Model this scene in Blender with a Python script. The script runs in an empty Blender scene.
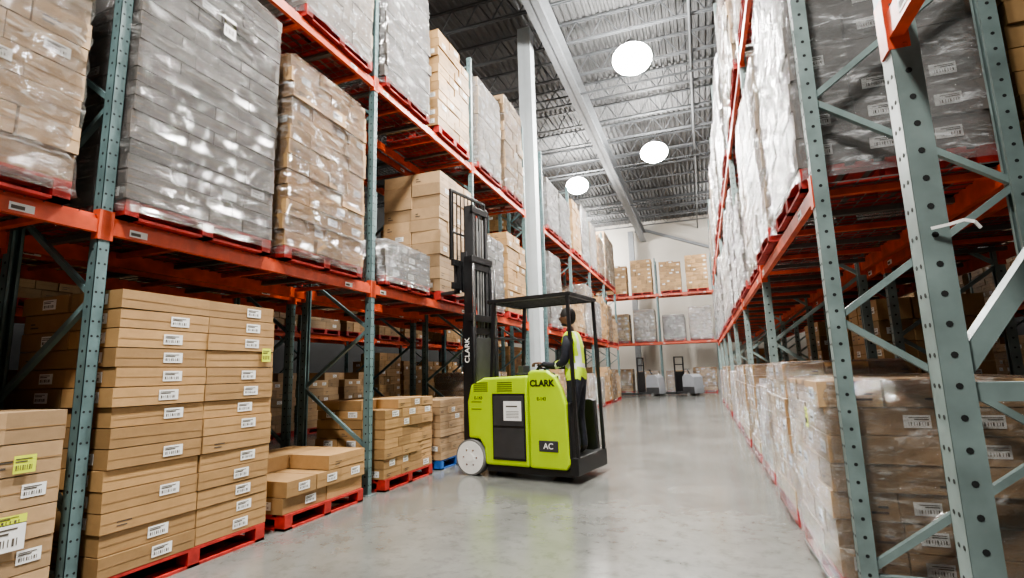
import bpy, math, random
from mathutils import Vector, Matrix, noise
R = random.Random(7)
scene = bpy.context.scene
COL = scene.collection

# ------------------------------------------------------------------ materials
def new_mat(name):
    m = bpy.data.materials.new(name); m.use_nodes = True
    nt = m.node_tree
    b = nt.nodes['Principled BSDF']
    return m, nt, b
def simple(name, col, rough=0.5, metal=0.0, var=0.08, scale=6.0, bump=0.0, spec=None):
    m, nt, b = new_mat(name)
    tc = nt.nodes.new('ShaderNodeTexCoord')
    n = nt.nodes.new('ShaderNodeTexNoise'); n.inputs['Scale'].default_value = scale; n.inputs['Detail'].default_value = 5
    nt.links.new(tc.outputs['Object'], n.inputs['Vector'])
    r = nt.nodes.new('ShaderNodeValToRGB')
    r.color_ramp.elements[0].position = .3; r.color_ramp.elements[1].position = .7
    r.color_ramp.elements[0].color = [c*(1-var*2) for c in col]+[1]
    r.color_ramp.elements[1].color = [min(1, c*(1+var)) for c in col]+[1]
    nt.links.new(n.outputs['Fac'], r.inputs['Fac'])
    nt.links.new(r.outputs['Color'], b.inputs['Base Color'])
    b.inputs['Roughness'].default_value = rough; b.inputs['Metallic'].default_value = metal
    if spec is not None: b.inputs['Specular IOR Level'].default_value = spec
    if bump:
        bp = nt.nodes.new('ShaderNodeBump'); bp.inputs['Strength'].default_value = bump; bp.inputs['Distance'].default_value = .01
        nt.links.new(n.outputs['Fac'], bp.inputs['Height']); nt.links.new(bp.outputs['Normal'], b.inputs['Normal'])
    return m
def emis(name, col, s):
    m = bpy.data.materials.new(name); m.use_nodes = True; nt = m.node_tree; nt.nodes.clear()
    e = nt.nodes.new('ShaderNodeEmission'); e.inputs[0].default_value = (*col, 1); e.inputs[1].default_value = s
    o = nt.nodes.new('ShaderNodeOutputMaterial'); nt.links.new(e.outputs[0], o.inputs[0]); return m
def carton(name, col, spread=.34):
    m, nt, b = new_mat(name)
    g = nt.nodes.new('ShaderNodeNewGeometry')
    r = nt.nodes.new('ShaderNodeValToRGB')
    r.color_ramp.elements[0].color = [c*(1-spread) for c in col]+[1]
    r.color_ramp.elements[1].color = [c*(1+spread*.45) for c in col]+[1]
    nt.links.new(g.outputs['Random Per Island'], r.inputs['Fac'])
    tc = nt.nodes.new('ShaderNodeTexCoord')
    n = nt.nodes.new('ShaderNodeTexNoise'); n.inputs['Scale'].default_value = 7; n.inputs['Detail'].default_value = 8; n.inputs['Roughness'].default_value = .7
    nt.links.new(tc.outputs['Object'], n.inputs['Vector'])
    mx = nt.nodes.new('ShaderNodeMix'); mx.data_type = 'RGBA'; mx.blend_type = 'MULTIPLY'; mx.inputs['Factor'].default_value = .45
    nt.links.new(r.outputs['Color'], mx.inputs['A'])
    nt.links.new(n.outputs['Fac'], mx.inputs['B'])
    nt.links.new(mx.outputs['Result'], b.inputs['Base Color'])
    b.inputs['Roughness'].default_value = .6
    return m
def film(name, col, amin, amax, rough=.14, gloss=.6, base=.06):
    m, nt, b = new_mat(name)
    out = nt.nodes['Material Output']
    tc = nt.nodes.new('ShaderNodeTexCoord')
    oi = nt.nodes.new('ShaderNodeObjectInfo')
    mp = nt.nodes.new('ShaderNodeMapping'); mp.inputs['Scale'].default_value = (2.2, 2.2, 8.0); mp.inputs['Rotation'].default_value = (.45, .1, 0)
    nt.links.new(tc.outputs['Object'], mp.inputs['Vector'])
    ml = nt.nodes.new('ShaderNodeMath'); ml.operation = 'MULTIPLY'; ml.inputs[1].default_value = 37
    nt.links.new(oi.outputs['Random'], ml.inputs[0])
    n = nt.nodes.new('ShaderNodeTexNoise'); n.noise_dimensions = '4D'
    n.inputs['Scale'].default_value = 2.2; n.inputs['Detail'].default_value = 6; n.inputs['Roughness'].default_value = .66; n.inputs['Distortion'].default_value = 1.3
    nt.links.new(mp.outputs[0], n.inputs['Vector']); nt.links.new(ml.outputs[0], n.inputs['W'])
    mr = nt.nodes.new('ShaderNodeMapRange'); mr.inputs['From Min'].default_value = .53; mr.inputs['From Max'].default_value = .68  # whiter streaks painted into the film colour as its highlights
    mr.inputs['To Min'].default_value = amin; mr.inputs['To Max'].default_value = amax
    nt.links.new(n.outputs['Fac'], mr.inputs['Value'])
    bp = nt.nodes.new('ShaderNodeBump'); bp.inputs['Strength'].default_value = 1; bp.inputs['Distance'].default_value = .22
    nt.links.new(n.outputs['Fac'], bp.inputs['Height'])
    nt.nodes.remove(b)
    d = nt.nodes.new('ShaderNodeBsdfDiffuse'); d.inputs[0].default_value = (*col, 1)
    t = nt.nodes.new('ShaderNodeBsdfTransparent'); t.inputs[0].default_value = (.97, .97, .97, 1)
    m1 = nt.nodes.new('ShaderNodeMixShader'); nt.links.new(mr.outputs[0], m1.inputs[0]); nt.links.new(t.outputs[0], m1.inputs[1]); nt.links.new(d.outputs[0], m1.inputs[2])
    g = nt.nodes.new('ShaderNodeBsdfGlossy'); g.inputs['Roughness'].default_value = rough; g.inputs[0].default_value = (1, 1, 1, 1)
    nt.links.new(bp.outputs['Normal'], g.inputs['Normal'])
    fr = nt.nodes.new('ShaderNodeFresnel'); fr.inputs['IOR'].default_value = 1.5; nt.links.new(bp.outputs['Normal'], fr.inputs['Normal'])
    mg = nt.nodes.new('ShaderNodeMath'); mg.operation = 'MULTIPLY_ADD'; mg.inputs[1].default_value = gloss; mg.inputs[2].default_value = base
    nt.links.new(fr.outputs[0], mg.inputs[0])
    m2 = nt.nodes.new('ShaderNodeMixShader'); nt.links.new(mg.outputs[0], m2.inputs[0]); nt.links.new(m1.outputs[0], m2.inputs[1]); nt.links.new(g.outputs[0], m2.inputs[2])
    nt.links.new(m2.outputs[0], out.inputs[0])
    return m
M = {}
M['kraft'] = carton('carton_kraft', (.52, .315, .14))
M['tan'] = carton('carton_tan', (.52, .345, .19))
M['greybox'] = carton('carton_grey', (.17, .15, .135), .36)
M['paleboxes'] = carton('carton_pale', (.44, .34, .25), .35)
M['label'] = simple('label_white', (.82, .82, .80), .5, var=.02)
M['ylabel'] = simple('label_yellow', (.66, .76, .06), .5, var=.02)
M['ink'] = simple('label_ink', (.09, .075, .06), .6)
M['tape'] = simple('tape_brown', (.36, .225, .11), .25, var=.05)
M['redpal'] = simple('pallet_red_paint', (.42, .03, .022), .6, var=.2, scale=14, bump=.3)
M['bluepal'] = simple('pallet_blue_paint', (.02, .12, .42), .6, var=.15, scale=14, bump=.3)
M['fclear'] = film('stretch_film_clear', (.80, .79, .77), .01, .42, .11, .75, .12)
M['fwhite'] = film('stretch_film_white', (.78, .78, .79), .12, .74, .13, .75, .12)
M['fgrey'] = film('stretch_film_grey', (.46, .44, .43), .04, .48, .13, .75, .14)
M['post'] = simple('rack_post_greygreen', (.20, .26, .252), .45, var=.15, scale=5)
M['postL'] = simple('rack_post_teal', (.125, .195, .20), .45, var=.17, scale=5)
M['brace'] = simple('rack_brace_grey', (.17, .22, .22), .5, var=.12)
M['hole'] = simple('rack_hole_dark', (.012, .014, .014), .8)
M['orange'] = simple('rack_beam_orange', (.60, .085, .032), .42, var=.15, scale=8)
M['wire'] = simple('deck_wire_zinc', (.13, .12, .11), .5, .3)
M['plate'] = simple('foot_plate', (.16, .19, .19), .6)
M['white'] = simple('painted_white_steel', (.56, .60, .62), .5, var=.04, scale=2)
M['girder'] = simple('roof_steel_grey', (.20, .21, .22), .6, var=.06)
M['joist'] = simple('joist_steel_grey', (.09, .095, .10), .6, var=.06)
M['deck'] = simple('roof_deck_paint', (.10, .10, .10), .7, var=.06, scale=2)
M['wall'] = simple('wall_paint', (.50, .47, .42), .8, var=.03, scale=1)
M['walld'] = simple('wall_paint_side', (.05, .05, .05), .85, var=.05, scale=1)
M['lime'] = simple('truck_lime_paint', (.43, .63, .012), .3, var=.03, scale=3)
M['twhite'] = simple('truck_grey_paint', (.26, .27, .29), .4, var=.03, scale=3)
M['black'] = simple('truck_black_paint', (.012, .012, .013), .38, var=.1)
M['dgrey'] = simple('truck_dark_grey', (.04, .04, .042), .5, var=.1)
M['steel'] = simple('steel_bright', (.45, .45, .45), .25, .9, var=.05)
M['rim'] = simple('wheel_rim_white', (.78, .78, .76), .4, var=.04)
M['tyre'] = simple('tyre_rubber', (.16, .16, .155), .8, var=.2)
M['glass'] = simple('amber_beacon', (.8, .3, .02), .2)
M['lamp'] = emis('high_bay_lens_glare', (1, .985, .95), 260)  # lens glow, also standing for the glare around it
M['skin'] = simple('skin', (.17, .085, .05), .5, var=.05)
M['hair'] = simple('hair_black', (.01, .009, .008), .7)
M['jacket'] = simple('jacket_dark', (.02, .022, .032), .8, var=.2, scale=20)
M['vest'] = simple('vest_hivis', (.60, .85, .03), .6, var=.05, scale=20)
M['reflect'] = simple('vest_reflective', (.70, .71, .70), .3, var=.04)
M['trouser'] = simple('trousers_navy', (.018, .02, .03), .85, var=.2, scale=20)
M['boot'] = simple('boot_leather', (.02, .015, .012), .5)
M['eyew'] = simple('eye_white', (.7, .7, .68), .3)

# floor: polished concrete
def floor_mat():
    m, nt, b = new_mat('polished_concrete')
    tc = nt.nodes.new('ShaderNodeTexCoord')
    a = nt.nodes.new('ShaderNodeTexNoise'); a.inputs['Scale'].default_value = .7; a.inputs['Detail'].default_value = 9; a.inputs['Roughness'].default_value = .62
    nt.links.new(tc.outputs['Object'], a.inputs['Vector'])
    r = nt.nodes.new('ShaderNodeValToRGB'); e = r.color_ramp.elements
    e[0].position = .32; e[0].color = (.105, .107, .099, 1); e[1].position = .70; e[1].color = (.195, .196, .184, 1)
    nt.links.new(a.outputs['Fac'], r.inputs['Fac'])
    s = nt.nodes.new('ShaderNodeTexNoise'); s.inputs['Scale'].default_value = 6; s.inputs['Detail'].default_value = 10; s.inputs['Roughness'].default_value = .75
    nt.links.new(tc.outputs['Object'], s.inputs['Vector'])
    r2 = nt.nodes.new('ShaderNodeValToRGB'); e = r2.color_ramp.elements
    e[0].position = .32; e[0].color = (.5, .5, .49, 1); e[1].position = .50; e[1].color = (1, 1, 1, 1)
    nt.links.new(s.outputs['Fac'], r2.inputs['Fac'])
    mx = nt.nodes.new('ShaderNodeMix'); mx.data_type = 'RGBA'; mx.blend_type = 'MULTIPLY'; mx.inputs['Factor'].default_value = .65
    nt.links.new(r.outputs['Color'], mx.inputs['A']); nt.links.new(r2.outputs['Color'], mx.inputs['B'])
    nt.links.new(mx.outputs['Result'], b.inputs['Base Color'])
    mr = nt.nodes.new('ShaderNodeMapRange'); mr.inputs['To Min'].default_value = .08; mr.inputs['To Max'].default_value = .30
    nt.links.new(s.outputs['Fac'], mr.inputs['Value']); nt.links.new(mr.outputs[0], b.inputs['Roughness'])
    bp = nt.nodes.new('ShaderNodeBump'); bp.inputs['Strength'].default_value = .08; bp.inputs['Distance'].default_value = .01
    nt.links.new(a.outputs['Fac'], bp.inputs['Height']); nt.links.new(bp.outputs['Normal'], b.inputs['Normal'])
    b.inputs['Specular IOR Level'].default_value = .95
    return m
M['floor'] = floor_mat()

# ------------------------------------------------------------------ mesh builder
class MB:
    def __init__(s): s.v = []; s.f = []; s.m = []; s.mats = []; s.sm = []
    def mi(s, k):
        if k not in s.mats: s.mats.append(k)
        return s.mats.index(k)
    def add(s, vs, fs, k, smooth=False):
        o = len(s.v); s.v += [tuple(v) for v in vs]; i = s.mi(k)
        for f in fs: s.f.append([o+a for a in f]); s.m.append(i); s.sm.append(smooth)
    def box(s, x0, x1, y0, y1, z0, z1, k):
        vs = [(x0, y0, z0), (x1, y0, z0), (x1, y1, z0), (x0, y1, z0), (x0, y0, z1), (x1, y0, z1), (x1, y1, z1), (x0, y1, z1)]
        s.add(vs, [(0, 3, 2, 1), (4, 5, 6, 7), (0, 1, 5, 4), (1, 2, 6, 5), (2, 3, 7, 6), (3, 0, 4, 7)], k)
    def rbox(s, cx, cy, z0, z1, hx, hy, ang, k):
        c, n = math.cos(ang), math.sin(ang)
        p = [(cx+a*hx*c-b*hy*n, cy+a*hx*n+b*hy*c) for a, b in ((-1, -1), (1, -1), (1, 1), (-1, 1))]
        vs = [(x, y, z0) for x, y in p]+[(x, y, z1) for x, y in p]
        s.add(vs, [(0, 3, 2, 1), (4, 5, 6, 7), (0, 1, 5, 4), (1, 2, 6, 5), (2, 3, 7, 6), (3, 0, 4, 7)], k)
    def bar(s, p0, p1, w, h, k, up=(0, 0, 1)):
        p0 = Vector(p0); p1 = Vector(p1); d = (p1-p0).normalized(); up = Vector(up)
        if abs(d.dot(up)) > .98: up = Vector((1, 0, 0))
        a = d.cross(up).normalized()*w/2; b = a.cross(d).normalized()*h/2
        vs = [p0-a-b, p0+a-b, p0+a+b, p0-a+b, p1-a-b, p1+a-b, p1+a+b, p1-a+b]
        s.add(vs, [(0, 3, 2, 1), (4, 5, 6, 7), (0, 1, 5, 4), (1, 2, 6, 5), (2, 3, 7, 6), (3, 0, 4, 7)], k)
    def cyl(s, p0, p1, r, k, n=12, r1=None, smooth=True):
        p0 = Vector(p0); p1 = Vector(p1); d = (p1-p0).normalized()
        up = Vector((0, 0, 1)) if abs(d.z) < .9 else Vector((1, 0, 0))
        a = d.cross(up).normalized(); b = d.cross(a).normalized(); r1 = r if r1 is None else r1
        vs = []
        for i in range(n):
            t = 2*math.pi*i/n; o = a*math.cos(t)+b*math.sin(t); vs += [p0+o*r, p1+o*r1]
        fs = [(2*i, 2*i+1, (2*i+3) % (2*n), (2*i+2) % (2*n)) for i in range(n)]
        s.add(vs, fs, k, smooth)
        o = len(s.v)-2*n; i = s.mi(k)
        s.f.append([o+2*j for j in range(n)]); s.m.append(i); s.sm.append(False)
        s.f.append([o+2*j+1 for j in reversed(range(n))]); s.m.append(i); s.sm.append(False)
    def ext(s, pts, y0, y1, k):
        n = len(pts); vs = [(x, y0, z) for x, z in pts]+[(x, y1, z) for x, z in pts]
        fs = [tuple(range(n)), tuple(reversed(range(n, 2*n)))]+[(i, i+n, (i+1) % n+n, (i+1) % n) for i in range(n)]
        s.add(vs, fs, k)
    def ell(s, c, r, k, nu=20, nv=14, v0=0, v1=math.pi):
        vs = []; fs = []
        for j in range(nv+1):
            p = v0+(v1-v0)*j/nv
            for i in range(nu):
                t = 2*math.pi*i/nu
                vs.append((c[0]+r[0]*math.sin(p)*math.cos(t), c[1]+r[1]*math.sin(p)*math.sin(t), c[2]+r[2]*math.cos(p)))
        for j in range(nv):
            for i in range(nu): fs.append((j*nu+i, (j+1)*nu+i, (j+1)*nu+(i+1) % nu, j*nu+(i+1) % nu))
        s.add(vs, fs, k, True)
    def mesh(s, name, fix=False):
        me = bpy.data.meshes.new(name); me.from_pydata(s.v, [], s.f)
        for k in s.mats: me.materials.append(M[k])
        me.polygons.foreach_set('material_index', s.m); me.polygons.foreach_set('use_smooth', s.sm)
        if fix:
            import bmesh
            b = bmesh.new(); b.from_mesh(me); bmesh.ops.recalc_face_normals(b, faces=b.faces); b.to_mesh(me); b.free()
        me.update(); return me
def obj(name, me, loc=(0, 0, 0), rz=0, parent=None, bevel=0, seg=2):
    o = bpy.data.objects.new(name, me); o.location = loc; o.rotation_euler = (0, 0, rz); COL.objects.link(o)
    if parent: o.parent = parent
    if bevel:
        m = o.modifiers.new('bevel', 'BEVEL'); m.width = bevel; m.segments = seg; m.limit_method = 'ANGLE'; m.angle_limit = .6
    return o
def empty(name, loc=(0, 0, 0), rz=0):
    e = bpy.data.objects.new(name, None); e.location = loc; e.rotation_euler = (0, 0, rz); COL.objects.link(e); return e

# ------------------------------------------------------------------ camera (pinhole fitted to the aisle's vanishing points)
right = Vector((.9396, .3413, -.0266)).normalized()
fwd = Vector((-.3331, .9293, .1591)); fwd = (fwd-right*fwd.dot(right)).normalized()
up = right.cross(fwd)
cam = bpy.data.cameras.new('camera'); cam.sensor_width = 36; cam.lens = 520/1024*36; cam.clip_start = .05; cam.clip_end = 200
co = bpy.data.objects.new('camera', cam); COL.objects.link(co)
mw = Matrix((( right.x, up.x, -fwd.x, 0), (right.y, up.y, -fwd.y, 0), (right.z, up.z, -fwd.z, 1.4), (0, 0, 0, 1)))
co.matrix_world = mw; scene.camera = co

# ------------------------------------------------------------------ room shell
XW0, XW1, YW0, YW1, ZC = -17, 10, -8, 36.5, 11.6
b = MB(); b.box(XW0, XW1, YW0, YW1, -.2, 0, 'floor'); obj('floor', b.mesh('floor'))
b = MB(); b.box(XW0, XW1, YW1, YW1+.2, 0, ZC+.3, 'wall'); obj('wall_back', b.mesh('wall_back'))
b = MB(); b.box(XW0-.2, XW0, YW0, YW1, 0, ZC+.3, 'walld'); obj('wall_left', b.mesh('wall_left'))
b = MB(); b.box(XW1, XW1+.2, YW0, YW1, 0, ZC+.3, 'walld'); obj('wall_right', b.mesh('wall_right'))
b = MB()   # corrugated roof deck, ribs along the aisle
x = XW0; vs = []
while x < XW1:
    vs += [(x, ZC), (x+.07, ZC), (x+.10, ZC+.06), (x+.17, ZC+.06)]; x += .20
vv = []; ff = []
for i, (px, pz) in enumerate(vs): vv += [(px, YW0, pz), (px, YW1, pz)]
for i in range(len(vs)-1): ff.append((2*i, 2*i+2, 2*i+3, 2*i+1))
b.add(vv, ff, 'deck')
b.box(XW0, XW1, YW0, YW1, ZC+.07, ZC+.3, 'deck')
obj('ceiling', b.mesh('ceiling'))
# open-web bar joists
b = MB(); XA, XB = XW0+.03, XW1-.03; L = XB-XA; zt = ZC-.03; zb = ZC-.72
for yy in (-.035, .035):
    b.box(XA, XB, yy-.02, yy+.02, zt-.05, zt, 'joist'); b.box(XA, XB, yy-.02, yy+.02, zb, zb+.05, 'joist')
n = 34
for i in range(n):
    xa = XA+L*i/n; xm = xa+L/n/2; xb = xa+L/n
    b.bar((xa, 0, zt-.03), (xm, 0, zb+.03), .028, .028, 'joist'); b.bar((xm, 0, zb+.03), (xb, 0, zt-.03), .028, .028, 'joist')
jm = b.mesh('bar_joist')
y = -2.0
while y < YW1-.4: obj('bar_joist', jm, (0, y, 0)); y += 1.75
def girder(x):
    b = MB(); z0 = ZC-1.43; ya, yb = YW0+.03, YW1-.03
    b.box(-.19, .19, ya, yb, z0, z0+.03, 'girder'); b.box(-.19, .19, ya, yb, z0+.67, z0+.70, 'girder'); b.box(-.012, .012, ya, yb, z0, z0+.7, 'girder')
    obj('roof_girder', b.mesh('roof_girder'), (x, 0, 0))
girder(-3.2); girder(6.2)
# sprinkler pipes
b = MB()
for yy in (9.5, 16.3, 23.3, 29.4): b.cyl((XA, yy, ZC-.9), (XB, yy, ZC-.9), .035, 'joist', 8)
b.cyl((.4, YW0+.05, ZC-.82), (.4, YW1-.05, ZC-.82), .045, 'joist', 8)
obj('sprinkler_pipe', b.mesh('sprinkler_pipe'))

def column(x, y, w=.30, k='white'):
    b = MB(); h = w/2; T = ZC-.75
    b.box(-h, h, -h, -h+.02, 0, T, k); b.box(-h, h, h-.02, h, 0, T, k); b.box(-.01, .01, -h, h, 0, T, k)
    b.box(-h, -h+.012, -h, h, 0, T, k); b.box(h-.012, h, -h, h, 0, T, k)
    b.box(-h-.1, h+.1, -h-.1, h+.1, 0, .03, 'plate')
    obj('building_column', b.mesh('building_column'), (x, y, 0), bevel=.006)

# high-bay lamps
def lamp(x, y, z=9.6, p=1000):
    e = empty('high_bay_lamp', (x, y, z))
    b = MB()
    b.cyl((0, 0, .06), (0, 0, .26), .36, 'dgrey', 24, .22); b.cyl((0, 0, .26), (0, 0, .48), .12, 'dgrey', 16); b.cyl((0, 0, .48), (0, 0, ZC-z-.74), .012, 'dgrey', 6)
    obj('housing', b.mesh('housing'), parent=e)
    b = MB(); b.ell((0, 0, -.02), (.50, .50, .36), 'lamp', 28, 14); obj('lens', b.mesh('lens'), parent=e)  # globe made oversized so its shape takes in the lamp's glare
    l = bpy.data.lights.new('lamp_light', 'AREA'); l.shape = 'DISK'; l.size = .8; l.energy = p; l.color = (1, .965, .90)
    lo = bpy.data.objects.new('lamp_light', l); lo.location = (0, 0, -.42); COL.objects.link(lo); lo.parent = e

# ------------------------------------------------------------------ racks
XL = -3.85; XR = .75; BAY = 3.17; Z1 = 2.50; Z2 = 5.30; D = 1.07
def frame_mesh(name, H, pk, off=0.0, wide=.08, zig=None, bt=.038):
    b = MB(); w = wide/2
    for sx, x in ((1, 0), (-1, -D)):
        xa, xb = (x-.085, x) if sx > 0 else (x, x+.085)
        if sx > 0: b.box(xb-.004, xb, -w, w, 0, H, pk)
        else: b.box(xa, xa+.004, -w, w, 0, H, pk)
        b.box(xa, xb, -w, -w+.004, 0, H, pk); b.box(xa, xb, w-.004, w, 0, H, pk)
        ox = xa if sx > 0 else xb-.004
        b.box(ox, ox+.004, -w, -w+.022, 0, H, pk); b.box(ox, ox+.004, w-.022, w, 0, H, pk)
        b.box(x-.12 if sx > 0 else x-.04, x+.04 if sx > 0 else x+.12, -w-.03, w+.03, 0, .012, 'plate')
        z = .12
        while z < H-.05:
            for yy in (-.019, .019):
                xx = xb if sx > 0 else xa
                b.cyl((xx-.001, yy, z), (xx+.001, yy, z), .0085, 'hole', 6, smooth=False)
            xm = (xa+xb)/2
            b.cyl((xm, -w-.001, z), (xm, -w+.001, z), .0105, 'hole', 8, smooth=False)
            b.cyl((xm, w-.001, z), (xm, w+.001, z), .0105, 'hole', 8, smooth=False)
            z += .1
    fa, ra = -.045, -D+.045
    b.box(ra, fa, -.02, .02, .18, .215, 'brace')
    if zig is None:
        zig = []; z = .2+off; side = 0
        while z+.75 < H:
            zig.append((z, z+.72) if side == 0 else (z+.72, z)); z += .72; side = 1-side
    for zf, zr in zig: b.bar((fa, 0, zf), (ra, 0, zr), bt, bt, pk, up=(0, 1, 0))
    b.box(ra, fa, -.02, .02, H-.2, H-.165, 'brace')
    return b.mesh(name)
def beam_mesh(name, bay=BAY):
    h = bay/2-.045; b = MB()
    b.box(-.045, 0, -h, h, -.065, .03, 'orange'); b.box(-.045, -.02, -h, h, .03, .065, 'orange')
    for s in (-1, 1):
        y = s*h
        b.box(-.06, .006, min(y, y-s*.006), max(y, y-s*.006), -.11, .10, 'orange')
        b.box(-.002, .008, min(y-s*.004, y+s*.075), max(y-s*.004, y+s*.075), -.11, .10, 'orange')
    for yy in (-h+.12, h-.5):
        b.box(0, .0015, yy, yy+.13, -.045, .005, 'label'); b.box(.0015, .002, yy+.01, yy+.08, -.035, -.012, 'ink')
    return b.mesh(name)
def deck_mesh(name, bay=BAY):
    h = bay/2-.06; b = MB()
    n = 30
    for i in range(n+1):
        y = -h+2*h*i/n; b.box(-D+.01, -.01, y-.003, y+.003, .055, .062, 'wire')
    for i in range(9):
        x = -D+.04+(D-.08)*i/8; b.box(x-.003, x+.003, -h, h, .061, .067, 'wire')
    for i in range(6):
        y = -h+.15+(2*h-.3)*i/5; b.box(-D+.04, -.04, y-.025, y+.025, .01, .05, 'orange' if i % 2 else 'wire')
    return b.mesh(name)
bm_, dm_ = beam_mesh('beam'), deck_mesh('decking')
def rack(ys, X, fm, facing=1, levels=(Z1, Z2)):
    e = empty('pallet_rack', (X, 0, 0), 0 if facing > 0 else math.pi)
    s = 1 if facing > 0 else -1
    for i, y in enumerate(ys): obj('upright_frame_%d' % i, fm, (0, s*y, 0), parent=e)
    for i in range(len(ys)-1):
        yc = (ys[i]+ys[i+1])/2; sc = (ys[i+1]-ys[i])/BAY
        for j, z in enumerate(levels):
            for nm, me, xx, rz in (('front_beam', bm_, 0, 0), ('rear_beam', bm_, -D, math.pi), ('decking', dm_, 0, 0)):
                o = obj('%s_%d_%d' % (nm, i, j), me, (xx, s*yc, z), rz, parent=e); o.scale = (1, sc, 1)
    return e
LY = [2.35-BAY, 2.35, 5.52, 8.69, 11.86]
LY2 = [13.5+BAY*i for i in range(5)]
fL = frame_mesh('upright_frame', 7.6, 'postL', .35)
fR = frame_mesh('upright_frame', 8.4, 'post', .035)
fRn = frame_mesh('upright_frame', 8.4, 'post', .38, .10, zig=[(.25, 1.2), (1.30, 1.30), (1.34, 2.75), (4.3, 2.85), (4.35, 5.8), (7.3, 5.9)], bt=.06)
rack(LY, XL, fL); rack(LY2, XL, fL)
XLb = XL-D-.18
rack(LY, XLb, fL); rack(LY2, XLb, fL)
FARL = [1.2+BAY*i for i in range(9)]
rack(FARL, -9.6, fL)
RY = [3.68+BAY*i for i in range(8)]
rack(RY, XR, fR, -1)
rack(RY, XR+D+.18, fR, -1)
NY, NX = 2.13, .725
rack([NY-BAY, NY], NX, fRn, -1, (2.62,))
FARR = [3.2+BAY*i for i in range(9)]
rack(FARR, 6.4, fR, -1)

# ------------------------------------------------------------------ pallet loads
def pallet(b, wy, dx, k):
    hy, hx = wy/2, dx/2
    nb = 7
    for i in range(nb):
        c = -hx+.05+(2*hx-.1)*i/(nb-1); b.box(c-.05, c+.05, -hy, hy, .118, .14, k)
    for yy in (-hy+.05, 0, hy-.05):
        b.box(-hx, hx, yy-.05, yy+.05, .098, .118, k)
        for xx in (-hx+.06, 0, hx-.06): b.box(xx-.06, xx+.06, yy-.05, yy+.05, .02, .098, k)
        b.box(-hx, hx, yy-.05, yy+.05, 0, .02, k)
    for xx in (-hx+.06, hx-.06): b.box(xx-.06, xx+.06, -hy, hy, 0, .02, k)
def label(b, face, p, w, h, k='label'):
    x, y, z = p; t = .0015
    def q(u0, u1, v0, v1, kk, o):
        if face == 'x': b.box(x+o, x+o+t, y+u0, y+u1, z+v0, z+v1, kk)
        elif face == '-y': b.box(x+u0, x+u1, y-o-t, y-o, z+v0, z+v1, kk)
        else: b.box(x+u0, x+u1, y+o, y+o+t, z+v0, z+v1, kk)
    q(-w/2, w/2, -h/2, h/2, k, .0005)
    q(-w*.42, w*.1, h*.12, h*.2, 'ink', .0022); q(-w*.42, w*.3, h*.28, h*.34, 'ink', .0022)
    for i in range(8):
        u = -w*.4+w*.8*i/8; q(u, u+w*(.02+.03*(i % 3 == 0)), -h*.32, -h*.04, 'ink', .0022)
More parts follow.
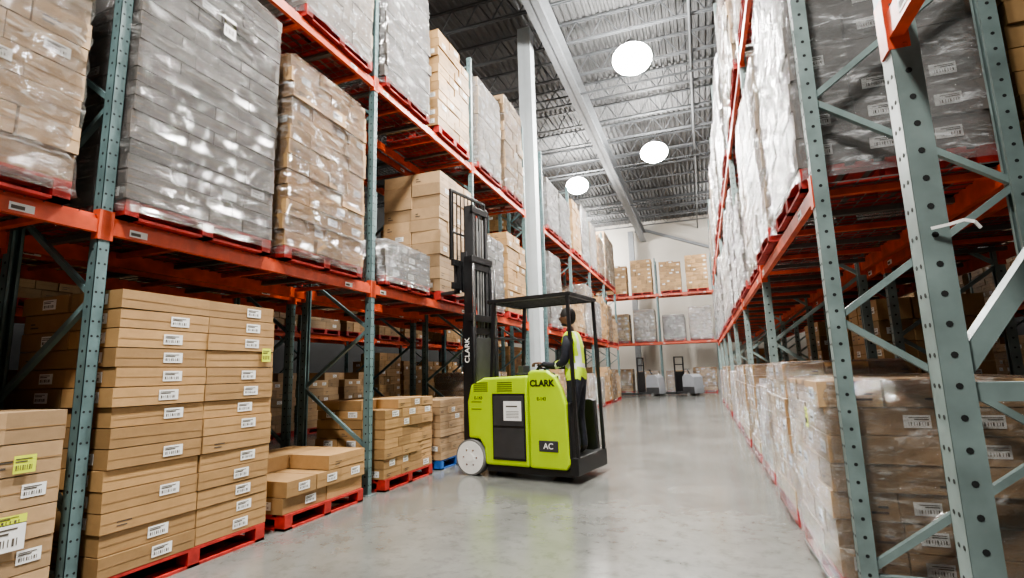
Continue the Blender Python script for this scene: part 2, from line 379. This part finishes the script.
def load_mesh(name, wy, dx, h, bl, bw, bh, seed, fm=None, pk='redpal', ck='kraft', lab=.4, jit=.006, top=.3, ylab=(), alt=True, step=.06):
    r = random.Random(seed); b = MB(); pallet(b, wy-.02, dx, pk)
    z0 = .143; nl = max(1, int(round((h-z0)/bh))); ny0 = max(1, round(wy/bl)); nx0 = max(1, round(dx/bw))
    for l in range(nl):
        ny, nx = ny0, nx0
        if alt and l % 2: ny, nx = max(1, ny0+(1 if ny0 < 4 else -1)), nx0
        sy, sx = wy/ny, dx/nx; z = z0+l*bh; last = l == nl-1
        lx, ly = r.uniform(-jit, jit), r.uniform(-jit, jit)
        for i in range(ny):
            for j in range(nx):
                edge = i in (0, ny-1) or j in (0, nx-1)
                if not edge and l < nl-2: continue
                if last and r.random() < top: continue
                cy = -wy/2+sy*(i+.5)+r.uniform(-jit, jit)+ly; cx = -dx/2+sx*(j+.5)+r.uniform(-jit, jit)+lx
                hy, hx = sy/2-.003, sx/2-.003; a = r.uniform(-1, 1)*jit
                b.rbox(cx, cy, z+.002, z+bh-.005, hx, hy, a, ck)
                if j == nx-1:
                    xf = cx+hx+abs(a)*hy+.0008
                    b.box(xf, xf+.001, cy-hy*.98, cy+hy*.98, z+bh*.47, z+bh*.50, 'tape')
                    if r.random() < lab:
                        label(b, 'x', (xf+.001, cy+hy*r.uniform(.1, .35), z+bh*.5), min(.15, hy*.8), min(.075, bh*.6))
                    elif r.random() < .6:
                        for q in range(2): b.box(xf, xf+.001, cy-hy*.7, cy-hy*.7+.07+.03*q, z+bh*(.25+.18*q), z+bh*(.31+.18*q), 'ink')
                for fc, cond in (('-y', i == 0), ('y', i == ny-1)):
                    if cond:
                        yf = cy-hy-abs(a)*hx-.001 if fc == '-y' else cy+hy+abs(a)*hx+.001
                        if r.random() < lab*.9: label(b, fc, (cx+hx*.2, yf, z+bh*.5), min(.15, hx*.8), min(.075, bh*.6))
                        elif r.random() < .5:
                            b.box(cx-hx*.7, cx-hx*.7+.09, yf-.0005, yf+.0005, z+bh*.25, z+bh*.33, 'ink')
                            b.box(cx-hx*.7, cx-hx*.7+.05, yf-.0005, yf+.0005, z+bh*.45, z+bh*.53, 'ink')
    H = z0+nl*bh
    for (yy, zz, ww, hh, kk) in ylab:
        label(b, 'x', (dx/2+(.040 if fm else .016), yy, zz), ww, hh, kk)
    if fm:
        pts = []; rc = .05
        def side(ax, ay, bx, by):
            n = max(2, int(math.hypot(bx-ax, by-ay)/step))
            for i in range(n): pts.append((ax+(bx-ax)*i/n, ay+(by-ay)*i/n))
        X, Y = dx/2+.014, wy/2+.014
        side(-X+rc, -Y, X-rc, -Y); side(X, -Y+rc, X, Y-rc); side(X-rc, Y, -X+rc, Y); side(-X, Y-rc, -X, -Y+rc)
        nz = max(4, int((H-.04)/(step+.01))); N = len(pts); vs = []; fs = []
        for k in range(nz+1):
            z = .05+(H+.012-.05)*k/nz
            for (px, py) in pts:
                nn = noise.noise(Vector((px*3.1+seed, py*3.1+z*1.5, z*7)))+.8*noise.noise(Vector((px*8, py*8+seed+z*5, z*17)))
                o = .014+.018*nn-.010*math.cos(2*math.pi*(z-z0)/bh)*(.5)
                pull = .03*max(0, 1-(H-z)/.12)
                d = Vector((px/X, py/Y)).normalized()
                vs.append((px+d.x*(o-pull), py+d.y*(o-pull), z))
        for k in range(nz):
            for i in range(N): fs.append((k*N+i, k*N+(i+1) % N, (k+1)*N+(i+1) % N, (k+1)*N+i))
        for sc in (.8, .45):
            for i in range(N):
                px, py, pz = vs[nz*N+i]; vs.append((px*sc, py*sc, H+.014+.01*noise.noise(Vector((px*6, py*6, sc)))))
        for kk in range(2):
            a0 = nz*N+kk*N
            for i in range(N): fs.append((a0+i, a0+(i+1) % N, a0+N+(i+1) % N, a0+N+i))
        b.add(vs, fs, fm, True)
    return b.mesh(name)
def put(me, kind, X, yc, z, facing=1, dx=1.05, over=.06, ang=0.):
    x = X+facing*over-facing*dx/2
    return obj(kind, me, (x, yc, z), (0 if facing > 0 else math.pi)+ang)
TOP = .069
PC, PW = 'carton_pallet_load', 'stretch_wrapped_pallet_load'
m_h0 = load_mesh('cartons_big', 1.25, 1.05, 1.25, .42, .52, .185, 11, ck='tan', lab=.3, top=0, ylab=((.42, .95, .11, .10, 'ylabel'), (.36, .55, .20, .15, 'label'), (.36, .645, .20, .05, 'ylabel')))
put(m_h0, PC, XL, 1.58, 0)
m_h1 = load_mesh('cartons_tall', 1.40, 1.08, 2.06, .70, .54, .137, 12, ck='kraft', lab=.7, top=.0, jit=.007, alt=False, ylab=((.60, 1.62, .10, .12, 'ylabel'),))
put(m_h1, PC, XL, 3.16, 0, dx=1.08, over=.07)
m_h2 = load_mesh('cartons_low', 1.22, 1.05, .60, .61, .5, .15, 13, ck='kraft', lab=.5, top=.35, jit=.02)
put(m_h2, PC, XL, 4.68, 0, over=.08)
m_h3 = load_mesh('cartons_mid', 1.22, 1.05, 1.10, .40, .35, .12, 14, ck='kraft', lab=.3, top=.2, jit=.01)
put(m_h3, PC, XL, 6.32, 0, over=.08)
m_h4 = load_mesh('cartons_small', 1.10, 1.0, 1.0, .28, .25, .11, 15, pk='bluepal', ck='tan', lab=.2, top=.0, jit=.006)
put(m_h4, PC, XL, 7.72, 0, dx=1.0, over=.08)
# level 1
m_g0 = load_mesh('wrapped_cartons', 1.35, 1.05, 2.25, .45, .35, .19, 21, 'fclear', ck='tan', lab=.2, top=0, step=.04)
put(m_g0, PW, XL, 1.42, Z1+TOP)
m_g1 = load_mesh('wrapped_grey', 1.36, 1.08, 2.42, .34, .36, .115, 22, 'fgrey', ck='greybox', lab=.10, top=0, ylab=((.05, 1.95, .12, .18, 'label'), (.05, 1.99, .12, .05, 'ylabel')), step=.04)
put(m_g1, PW, XL, 3.10, Z1+TOP, dx=1.08)
m_g2 = load_mesh('wrapped_brown', 1.28, 1.05, 2.25, .42, .35, .16, 23, 'fclear', ck='kraft', lab=.2, top=.1, jit=.018, step=.04)
put(m_g2, PW, XL, 4.58, Z1+TOP)
m_g3 = load_mesh('wrapped_lowgrey', 1.2, 1.05, .62, .4, .35, .12, 24, 'fwhite', ck='greybox', lab=.2, top=.2)
put(m_g3, PW, XL, 6.3, Z1+TOP)
m_g4 = load_mesh('cartons_bigtall', 1.25, 1.05, 2.2, .42, .5, .20, 25, ck='tan', lab=.25, top=.2, jit=.012)
put(m_g4, PC, XL, 7.85, Z1+TOP)
put(m_g4, PC, XLb, 6.2, Z1+TOP)
pool_b = [load_mesh('cartons_pool', 1.22, 1.02, h, bl, bw, bh, s, ck=ck, lab=.3, top=tp, jit=.01) for h, bl, bw, bh, s, ck, tp in
          ((1.9, .4, .34, .16, 31, 'kraft', .2), (1.5, .6, .5, .2, 32, 'tan', .3), (2.1, .3, .34, .25, 33, 'kraft', .1), (1.2, .4, .5, .14, 34, 'tan', .3))]
pool_w = [load_mesh('wrapped_pool', 1.24, 1.02, h, bl, bw, bh, s, fk, ck=ck, lab=.3, top=0, jit=.014) for h, bl, bw, bh, s, fk, ck in
          ((2.0, .4, .34, .2, 41, 'fwhite', 'paleboxes'), (2.2, .6, .5, .17, 42, 'fwhite', 'greybox'), (1.8, .4, .34, .16, 43, 'fclear', 'kraft'),
           (2.3, .3, .34, .22, 44, 'fclear', 'tan'), (1.6, .4, .5, .14, 45, 'fwhite', 'greybox'))]
pool_low = [load_mesh('wrapped_low', 1.24, 1.02, h, .4, .34, bh, s, fk, ck=ck, lab=.35, top=0, jit=.014) for h, bh, s, fk, ck in
            ((1.3, .19, 51, 'fwhite', 'tan'), (1.45, .16, 52, 'fclear', 'kraft'), (1.1, .2, 53, 'fwhite', 'paleboxes'))]
def isw(me): return PW if 'wrapped' in me.name else PC
def fillrow(bays, X, z, facing, pool, p=1.0, seed=0, over=.05):
    r = random.Random(seed)
    for y0 in bays:
        for q in (.27, .74):
            if r.random() > p: continue
            me = r.choice(pool); put(me, isw(me), X, y0+BAY*q+r.uniform(-.04, .04), z, facing, 1.02, over+r.uniform(-.03, .02), r.uniform(-.015, .015))
put(pool_w[4], PW, XL, 1.5, Z2+TOP); put(pool_w[4], PW, XL, 3.1, Z2+TOP); put(pool_w[0], PW, XL, 4.75, Z2+TOP)
put(pool_w[1], PW, XL, 6.3, Z2+TOP); put(pool_b[0], PC, XL, 7.85, Z2+TOP)
put(pool_w[0], PW, XL, 9.5, Z2+TOP); put(pool_w[3], PW, XL, 11.0, Z2+TOP)
fillrow(LY2[:-1], XL, Z2+TOP, 1, pool_w+pool_b[:2], 1, 3)
put(pool_w[4], PW, XL, 9.5, Z1+TOP); put(pool_b[0], PC, XL, 11.0, Z1+TOP)
fillrow(LY2[:-1], XL, Z1+TOP, 1, pool_w+pool_b, 1, 4)
fillrow([LY[3]]+LY2[:-1], XL, 0, 1, pool_b+pool_low, .95, 5)
fillrow(LY[:-1]+LY2[:-1], XLb, Z2+TOP, 1, pool_b, .8, 6)
fillrow([LY[0], LY[1], LY[3]]+LY2[:-1], XLb, Z1+TOP, 1, pool_b, .8, 7)
fillrow([LY[0], LY[1]], XLb, 0, 1, [pool_b[1], pool_b[3]], .6, 8)
fillrow(LY2[:-1], XLb, 0, 1, pool_b, .6, 9)
fillrow(FARL[:-1], -9.6, 0, 1, pool_b, .95, 10)
fillrow(FARL[:-1], -9.6, Z1+TOP, 1, pool_b, .95, 11)
# right side
m_r0 = load_mesh('wrapped_right_low', 1.30, 1.05, 1.32, .43, .35, .165, 61, 'fclear', ck='tan', lab=.5, top=0, jit=.01, ylab=((.32, 1.05, .09, .13, 'ylabel'),), step=.04)
put(m_r0, PW, XR, 4.44, 0, -1, 1.05, .07)
m_r1 = load_mesh('wrapped_right_white', 1.30, 1.08, 2.25, .43, .36, .21, 62, 'fwhite', ck='greybox', lab=.6, top=0, jit=.012, step=.04)
put(m_r1, PW, XR, 4.46, Z1+TOP, -1, 1.08, .03)
put(pool_w[0], PW, XR, 6.0, Z1+TOP, -1, 1.02)
put(pool_low[1], PW, XR, 5.98, 0, -1, 1.02, .07)
fillrow(RY[1:-1], XR, Z1+TOP, -1, [pool_w[0], pool_w[1], pool_w[3], pool_w[4]], 1, 12, .03)
fillrow(RY[:-1], XR, Z2+TOP, -1, [pool_w[0], pool_w[1], pool_w[3]], 1, 13, .03)
fillrow(RY[1:-1], XR, 0, -1, pool_low, 1, 14)
fillrow(RY[:-1], XR+D+.18, Z1+TOP, -1, pool_b+[pool_w[1]], 1, 15)
fillrow(RY[:-1], XR+D+.18, Z2+TOP, -1, pool_b, .9, 16)
fillrow(RY[1:-1], XR+D+.18, 0, -1, pool_b, 1, 17)
fillrow(FARR[:-1], 6.4, Z1+TOP, -1, pool_b, 1, 18)
fillrow(FARR[:-1], 6.4, 0, -1, [pool_b[0], pool_b[2]], 1, 19)
# cable tie on the near right upright
b = MB()
pts = [(-.02, 0, 0), (.03, -.012, .006), (.06, -.03, .012), (.085, -.035, .002), (.10, -.03, -.02)]
for i in range(4): b.bar(pts[i], pts[i+1], .005, .010, 'label')
obj('cable_tie', b.mesh('cable_tie'), (NX+.05, NY-.06, 1.84))

# end-of-aisle rack (runs across)
ZE1, ZE2 = 2.9, 5.75
e = empty('pallet_rack', (0, 31.8, 0), -math.pi/2)
fE = frame_mesh('upright_frame', 8.0, 'postL', .2)
ex = [-8.6, -5.43, -2.26, .91, 4.08]
for i, x in enumerate(ex): obj('upright_frame_%d' % i, fE, (0, x, 0), parent=e)
for i in range(len(ex)-1):
    for j, z in enumerate((ZE1, ZE2)):
        yc = (ex[i]+ex[i+1])/2
        obj('front_beam_%d_%d' % (i, j), bm_, (0, yc, z), parent=e); obj('rear_beam_%d_%d' % (i, j), bm_, (-D, yc, z), math.pi, parent=e)
        obj('decking_%d_%d' % (i, j), dm_, (0, yc, z), parent=e)
r = random.Random(20)
for x0 in ex[:-1]:
    for q in (.27, .74):
        for z, pool in ((0, pool_low), (ZE1+TOP, [pool_w[4], pool_w[0], pool_w[2]]), (ZE2+TOP, [pool_b[0], pool_b[2]])):
            me = r.choice(pool); obj(isw(me), me, (x0+BAY*q, 31.8+.45, z), -math.pi/2)
column(XL-.1, 12.68, .36)
column(-4.0, 35.9, .36, 'girder')
b = MB(); b.bar((-3.6, 36.4, 11.2), (2.2, 36.4, 8.9), .12, .18, 'girder'); b.box(-3.75, -3.55, 36.3, 36.5, 10.9, 11.4, 'girder'); obj('diagonal_brace_1', b.mesh('diagonal_brace_1'))  # diagonal pipe brace on the back wall

# ------------------------------------------------------------------ stand-up forklift
def forklift(loc, rz, body='lime'):
    e = empty('forklift', loc, rz)
    def part(n, b, bev=0, seg=2): return obj(n, b.mesh(n, True), parent=e, bevel=bev, seg=seg)
    b = MB()
    b.ext([(-.78, .50), (-.80, 1.00), (-.74, 1.24), (-.52, 1.34), (.20, 1.36), (.20, .16), (-.50, .16), (-.52, .38), (-.60, .50)], -.50, .50, body)
    part('body', b, .035, 3)
    b = MB()
    prof = [(.215, .16), (.215, 1.40), (.28, 1.43), (.50, 1.42), (.62, 1.34), (.71, 1.18), (.77, .98), (.80, .24), (.74, .16)]
    b.ext(prof, -.51, -.42, body)
    part('side_panel', b, .03, 3)
    b = MB()
    b.ext([(x, min(z, 1.0)) for x, z in prof], .40, .51, 'black')
    b.box(.10, .22, -.42, .42, .16, 1.34, 'black'); b.box(.20, .86, -.42, .42, .14, .30, 'dgrey')
    b.box(-.50, .80, -.46, .46, .07, .16, 'black'); b.box(.78, .90, -.49, .49, .10, .32, 'black')
    b.box(.785, .825, -.50, -.38, .30, 1.00, 'black')
    part('compartment', b, .012)
    b = MB()
    b.box(-.36, .16, -.512, -.49, .24, 1.12, 'black'); b.box(-.34, .14, -.518, -.51, .27, .66, 'dgrey'); b.box(-.34, .14, -.518, -.51, .69, 1.09, 'dgrey')
    b.box(.36, .64, -.516, -.50, .38, .52, 'dgrey')
    for x0 in (-.68, -.28):
        for i in range(5):
            b.box(x0+.0, x0+.24, -.5035, -.49, 1.15+i*.028, 1.163+i*.028, 'black')
    for z in (.9, 1.0): b.box(-.72, -.55, -.503, -.49, z, z+.012, 'black')
    part('service_panel', b, .004)
    b = MB(); b.box(-.17, .11, -.522, -.519, .76, 1.02, 'label'); b.box(-.13, .05, -.5235, -.522, .94, .96, 'ink')
    for i in range(5): b.box(-.13, .07, -.5235, -.522, .80+.02*i, .806+.02*i, 'ink')
    part('paper_notice', b)
    b = MB()
    for yy in (-.52, .36):
        b.cyl((-.74, yy, .245), (-.74, yy+.15, .245), .245, 'tyre', 36)
        b.cyl((-.74, yy-.006, .245), (-.74, yy+.156, .245), .222, 'rim', 32)
        b.cyl((-.74, yy-.014, .245), (-.74, yy+.1, .245), .06, 'rim', 20)
        for i in range(6):
            a = math.pi*i/3; b.cyl((-.74+.11*math.cos(a), yy-.012, .245+.11*math.sin(a)), (-.74+.11*math.cos(a), yy, .245+.11*math.sin(a)), .014, 'steel', 8)
    b.cyl((.45, -.10, .15), (.45, .10, .15), .15, 'tyre', 28)
    part('wheels', b)
    b = MB()
    zt = 2.42
    for yy in (-.44, .44):
        b.bar((-.40, yy, 1.30), (-.34, yy, zt), .045, .05, 'black')
        b.bar((.88, yy*.98, .25), (.82, yy, zt), .045, .045, 'black')
        b.bar((-.44, yy, zt), (.86, yy, zt), .055, .055, 'black')
    for xx in (-.42, .84): b.bar((xx, -.46, zt), (xx, .46, zt), .06, .055, 'black')
    for i in range(7):
        yy = -.36+.12*i; b.bar((-.42, yy, zt+.005), (.82, yy, zt+.005), .022, .03, 'black')
    b.bar((-.36, -.44, 1.9), (-.36, .44, 1.9), .03, .03, 'black')
    part('overhead_guard', b, .006)
    b = MB(); b.cyl((.25, .3, zt+.03), (.25, .3, zt+.15), .05, 'glass', 16, .04); part('beacon', b)
    b = MB()
    b.box(-.06, .20, -.36, .36, 1.34, 1.39, 'dgrey'); b.cyl((.16, -.2, 1.38), (.26, -.24, 1.47), .022, 'black', 12); b.ell((.27, -.245, 1.49), (.03, .03, .03), 'black')
    b.cyl((.14, .14, 1.38), (.14, .14, 1.44), .02, 'black', 10)
    b.cyl((.14, .14, 1.44), (.14, .14, 1.465), .11, 'black', 24); b.box(-.20, -.12, -.05, .15, 1.35, 1.50, 'dgrey')
    part('controls', b, .006)
    # mast
    b = MB(); dz = 1.75
    for s in (-1, 1):
        y = s*.33
        def chan(x0, x1, ya, z0, z1, k):
            b.box(x0, x1, ya-.006, ya+.006, z0, z1, k); b.box(x0, x0+.02, ya-s*.055 if s > 0 else ya, ya if s > 0 else ya+.055, z0, z1, k)
            b.box(x1-.02, x1, ya-s*.055 if s > 0 else ya, ya if s > 0 else ya+.055, z0, z1, k)
        chan(-.98, -.82, y, .08, 2.30, 'black'); chan(-1.00, -.84, y-s*.065, .14+dz*.55, 2.25+dz*.55, 'black'); chan(-1.02, -.86, y-s*.13, .18+dz, 2.30+dz, 'dgrey')
        b.cyl((-.80, y-s*.03, .12), (-.80, y-s*.03, 2.1), .035, 'black', 14); b.cyl((-.80, y-s*.03, 2.1), (-.80, y-s*.03, 2.1+dz*.55), .022, 'steel', 12)
        b.box(-.93, -.90, y-s*.20-.012, y-s*.20+.012, 1.2+dz, 2.2+dz, 'steel')
        b.bar((-.80, s*.36, .35), (-.70, s*.36, .35), .08, .2, 'black')
    for z, x, w in ((.2, -.83, .36), (2.24, -.83, .36), (1.2, -.83, .36), (2.2+dz*.55, -.86, .29), (2.22+dz, -.88, .23), (.3+dz, -.88, .23), (1.3+dz, -.88, .23)):
        b.box(x-.02, x+.03, -w, w, z-.05, z+.05, 'black')
    for yy in (-.08, .0, .07): b.cyl((-.87, yy, .3), (-.87, yy, 2.1+dz), .014, 'tyre', 8)
    b.cyl((-.90, 0, .25+dz), (-.90, 0, 1.9+dz), .04, 'dgrey', 14)
    b.box(-.86, -.84, -.30, .30, .3, 1.95, 'dgrey')
    part('mast', b, .004)
    fz = 2.64
    b = MB()
    for z in (fz+.10, fz+.46): b.box(-1.10, -1.05, -.46, .46, z-.05, z+.05, 'black')
    for yy in (-.30, -.1, .1, .30): b.box(-1.10, -1.03, yy-.02, yy+.02, fz+.05, fz+.50, 'black')
    b.box(-1.08, -.98, -.22, .22, fz+.02, fz+.66, 'dgrey')
    z0, z1 = fz+.5, fz+1.62
    b.bar((-1.10, -.46, z0), (-1.10, -.46, z1), .03, .045, 'black'); b.bar((-1.10, .46, z0), (-1.10, .46, z1), .03, .045, 'black')
    b.bar((-1.10, -.48, z1), (-1.10, .48, z1), .04, .045, 'black'); b.bar((-1.10, -.46, z0+.45), (-1.10, .46, z0+.45), .025, .03, 'black')
    for i in range(9): yy = -.40+.1*i; b.bar((-1.10, yy, z0), (-1.10, yy, z1), .016, .018, 'black')
    part('carriage_and_backrest', b, .003)
    b = MB()
    for yy in (-.27, .27):
        b.box(-1.155, -1.11, yy-.05, yy+.05, fz, fz+.52, 'dgrey')
        b.ext([(-1.115, fz), (-1.115, fz+.045), (-2.15, fz+.025), (-2.2, fz+.008), (-2.15, fz)], yy-.05, yy+.05, 'dgrey')
    part('forks', b, .003)
    def txt(n, s, size, loc, k, rot=(math.pi/2, 0, 0), off=.003):
        c = bpy.data.curves.new(n, 'FONT'); c.body = s; c.size = size; c.extrude = .001; c.offset = off; c.align_x = 'CENTER'; c.align_y = 'CENTER'
        c.materials.append(M[k]); o = bpy.data.objects.new(n, c); o.location = loc; o.rotation_euler = rot; COL.objects.link(o); o.parent = e
    txt('logo_lettering', 'CLARK', .115, (.43, -.513, 1.25), 'black', off=.005)
    txt('badge_lettering', 'AC', .105, (.50, -.519, .45), 'label', off=.001)
    txt('mast_lettering', 'CLARK', .12, (-.90, -.338, 1.75), 'label', (math.pi/2, -math.pi/2, 0), off=.001)
    txt('serial_lettering', 'E-143', .06, (-.60, -.503, 1.06), 'black', off=.001); txt('fleet_lettering', 'E-143', .06, (.42, -.513, 1.05), 'black', off=.001)
    return e
FL, FR = (-2.34, 7.28, 0), math.radians(-11.4)
forklift(FL, FR)
# low ride-on pallet trucks parked at the far end
def pallet_truck(loc, rz):
    e = empty('ride_on_pallet_truck', loc, rz)
    b = MB()
    b.ext([(-.05, .10), (-.05, .95), (.05, 1.08), (.45, 1.10), (.62, .95), (.68, .35), (.66, .10)], -.40, .40, 'twhite'); obj('power_unit', b.mesh('power_unit', True), parent=e, bevel=.02, seg=2)
    b = MB(); b.box(-.48, -.05, -.38, .38, .12, .2, 'dgrey'); b.box(-.52, -.46, -.38, .38, .12, 1.25, 'black'); b.box(-.455, -.44, -.3, .3, .6, 1.2, 'black')
    for yy in (-.36, .36): b.bar((-.5, yy, .2), (-.5, yy, 2.0), .06, .06, 'black')
    b.bar((-.5, -.38, 2.0), (-.5, .38, 2.0), .06, .06, 'black'); b.bar((-.5, -.38, 1.6), (-.5, .38, 1.6), .05, .05, 'black')
    b.box(-.05, .66, -.41, .41, .10, .45, 'dgrey')
    obj('platform_and_backrest', b.mesh('platform', True), parent=e, bevel=.02)
    b = MB()
    for yy in (-.26, .26): b.box(-2.1, -.5, yy-.09, yy+.09, .06, .14, 'dgrey'); b.cyl((-1.95, yy-.05, .05), (-1.95, yy+.05, .05), .05, 'tyre', 12)
    b.cyl((.3, -.1, .12), (.3, .1, .12), .12, 'tyre', 20); b.cyl((.3, -.42, .08), (.3, -.36, .08), .08, 'tyre', 16); b.cyl((.3, .36, .08), (.3, .42, .08), .08, 'tyre', 16)
    b.cyl((.15, 0, 1.1), (.0, 0, 1.35), .03, 'black', 10); b.cyl((.0, -.2, 1.35), (.0, .2, 1.35), .02, 'black', 10)
    obj('forks_and_handle', b.mesh('forks', True), parent=e)
pallet_truck((-2.7, 28.9, 0), math.radians(-20)); pallet_truck((-.8, 29.2, 0), math.radians(-35))

# ------------------------------------------------------------------ operator
def skin_mesh(name, verts, edges, radii, root, sub=2):
    me = bpy.data.meshes.new(name); me.from_pydata(verts, edges, [])
    o = bpy.data.objects.new(name, me); COL.objects.link(o)
    m = o.modifiers.new('skin', 'SKIN'); m.use_smooth_shade = True
    for i, rr in enumerate(radii):
        sv = me.skin_vertices[0].data[i]; sv.radius = rr if isinstance(rr, tuple) else (rr, rr); sv.use_root = (i == root)
    if sub: s = o.modifiers.new('sub', 'SUBSURF'); s.levels = sub; s.render_levels = sub
    bpy.context.view_layer.update()
    dg = bpy.context.evaluated_depsgraph_get()
    out = bpy.data.meshes.new_from_object(o.evaluated_get(dg)); bpy.data.objects.remove(o); out.name = name
    return out
def operator(loc, rz, sc=1.0):
    e = empty('forklift_operator', loc, rz); e.scale = (sc, sc, sc)
    V = [(.02, 0, .96), (.01, 0, 1.12), (-.01, 0, 1.28), (-.02, 0, 1.43), (-.03, 0, 1.52), (-.045, 0, 1.60)]
    Rr = [(.155, .125), (.155, .13), (.175, .14), (.155, .12), .062, .056]
    E = [(0, 1), (1, 2), (2, 3), (3, 4), (4, 5)]
    def ch(start, pts, rs):
        p = start
        for q, r_ in zip(pts, rs): V.append(q); Rr.append(r_); E.append((p, len(V)-1)); p = len(V)-1
    WL, WR = (-.44, .02, 1.13), (-.46, .34, 1.11)
    ch(3, [(-.01, -.17, 1.44), (-.01, -.225, 1.37), (-.06, -.22, 1.14), (-.24, -.11, 1.09), WL], [.08, .072, .056, .048, .036])
    ch(3, [(-.01, .17, 1.44), (-.01, .23, 1.38), (-.10, .30, 1.15), (-.26, .33, 1.09), WR], [.08, .072, .056, .048, .036])
    ch(0, [(.02, -.10, .88), (-.02, -.12, .50), (.03, -.12, .10), (-.05, -.13, .045), (-.13, -.135, .04)], [.105, .068, .05, .045, .04])
    ch(0, [(.02, .10, .88), (.0, .12, .50), (.05, .12, .10), (-.03, .13, .045), (-.11, .135, .04)], [.105, .068, .05, .045, .04])
    me = skin_mesh('body', V, E, Rr, 0)
    for k in ('jacket', 'vest', 'reflect', 'trouser', 'boot', 'skin'): me.materials.append(M[k])
    for p in me.polygons:
        c = p.center; i = 0
        if c.z < .11: i = 4
        elif c.z < .93: i = 3
        elif c.z > 1.545 and abs(c.y) < .1: i = 5
        elif c.z < 1.52 and abs(c.y) < .20 and c.x > -.2:
            i = 1
            if 1.06 < c.z < 1.12: i = 2
            if .085 < abs(c.y) < .13 and c.z > 1.12: i = 2
        p.material_index = i; p.use_smooth = True
    obj('body', me, parent=e)
    b = MB(); hc = (-.07, 0, 1.705)
    vs = []; fs = []; nu, nv = 28, 20
    for j in range(nv+1):
        p = math.pi*j/nv
        for i in range(nu):
            t = 2*math.pi*i/nu
            x = -math.cos(t)*math.sin(p); y = math.sin(t)*math.sin(p); z = math.cos(p)
            w = 1-.28*max(0, -z)**1.3; rx = .098*(w if x > 0 else (1-.10*max(0, -z))); ry = .076*w
            X, Y, Z = x*rx, y*ry, z*.122
            if x < 0:
                if abs(y) < .22 and -.35 < z < .12: X -= .020*(1-abs(y)/.22)*(1-abs(z+.15)/.25 if abs(z+.15) < .25 else 0)
                if .02 < z < .25 and .22 < abs(y) < .55: X += .007
                if -.62 < z < -.5 and abs(y) < .3: X -= .005
            vs.append((hc[0]+X, hc[1]+Y, hc[2]+Z))
    for j in range(nv):
        for i in range(nu): fs.append((j*nu+i, (j+1)*nu+i, (j+1)*nu+(i+1) % nu, j*nu+(i+1) % nu))
    b.add(vs, fs, 'skin', True)
    for s in (-1, 1):
        b.ell((hc[0]+.01, s*.076, hc[2]-.005), (.02, .010, .032), 'skin', 12, 8)
        b.ell((hc[0]-.083, s*.03, hc[2]+.015), (.010, .014, .009), 'eyew', 10, 8); b.ell((hc[0]-.091, s*.03, hc[2]+.015), (.004, .006, .006), 'hair', 8, 6)
        b.box(hc[0]-.097, hc[0]-.085, min(s*.015, s*.047), max(s*.015, s*.047), hc[2]+.034, hc[2]+.040, 'hair')
    b.box(hc[0]-.094, hc[0]-.083, -.022, .022, hc[2]-.064, hc[2]-.058, 'boot')
    b.ell((hc[0]-.02, 0, hc[2]-.085), (.065, .045, .03), 'hair', 16, 8)
    obj('head', b.mesh('head', True), parent=e)
    b = MB(); b.ell((hc[0]+.012, 0, hc[2]+.02), (.102, .086, .115), 'hair', 24, 10, 0, math.pi*.55)
    b.ell((hc[0]+.04, 0, hc[2]-.01), (.072, .078, .085), 'hair', 20, 10)
    obj('hair', b.mesh('hair', True), parent=e)
    for s, wrist in ((-1, Vector(WL)), (1, Vector(WR))):
        V2 = [tuple(wrist), tuple(wrist+Vector((-.045, 0, .008)))]; R2 = [.028, (.034, .02)]; E2 = [(0, 1)]
        for i, (oy, ln) in enumerate(((-.03, .85), (-.010, 1.0), (.010, .93), (.030, .75))):
            k = wrist+Vector((-.085, oy, .012)); a = k+Vector((-.036*ln, 0, -.008)); c = a+Vector((-.014*ln, 0, -.026)); d = c+Vector((.010, 0, -.018))
            p = 1
            for q, rr in ((k, .0105), (a, .0095), (c, .009), (d, .008)): V2.append(tuple(q)); R2.append(rr); E2.append((p, len(V2)-1)); p = len(V2)-1
        p = 1
        for q, rr in ((wrist+Vector((-.045, -s*.04, 0)), .011), (wrist+Vector((-.075, -s*.052, -.012)), .010), (wrist+Vector((-.095, -s*.046, -.028)), .009)):
            V2.append(tuple(q)); R2.append(rr); E2.append((p, len(V2)-1)); p = len(V2)-1
        hm = skin_mesh('hand', V2, E2, R2, 0, 1); hm.materials.append(M['skin'])
        for pl in hm.polygons: pl.use_smooth = True
        obj('hand_%s' % ('left' if s < 0 else 'right'), hm, parent=e)
ox, oy = .77, -.19
c, s_ = math.cos(FR), math.sin(FR)
operator((FL[0]+ox*c-oy*s_, FL[1]+ox*s_+oy*c, .305), FR+math.radians(8), 1.07)

# ------------------------------------------------------------------ lights
for yy in (-.6, 6.1): lamp(-1.1, yy)
lamp(-1.1, 12.8, 9.4); lamp(-1.1, 19.5, 9.55)
lamp(-4.75, 22.5, 9.8, 800); lamp(-6.4, 33.8, 9.6, 400); lamp(3.0, 30.5, 9.6, 450)  # last two are added out of sight behind racks to brighten the end wall
w = bpy.data.worlds.new('world'); scene.world = w; w.use_nodes = True
w.node_tree.nodes['Background'].inputs[0].default_value = (.9, .92, 1, 1); w.node_tree.nodes['Background'].inputs[1].default_value = .06
try:
    scene.view_settings.view_transform = 'AgX'; scene.view_settings.look = 'AgX - Medium High Contrast'
except Exception: pass
scene.view_settings.exposure = -.25
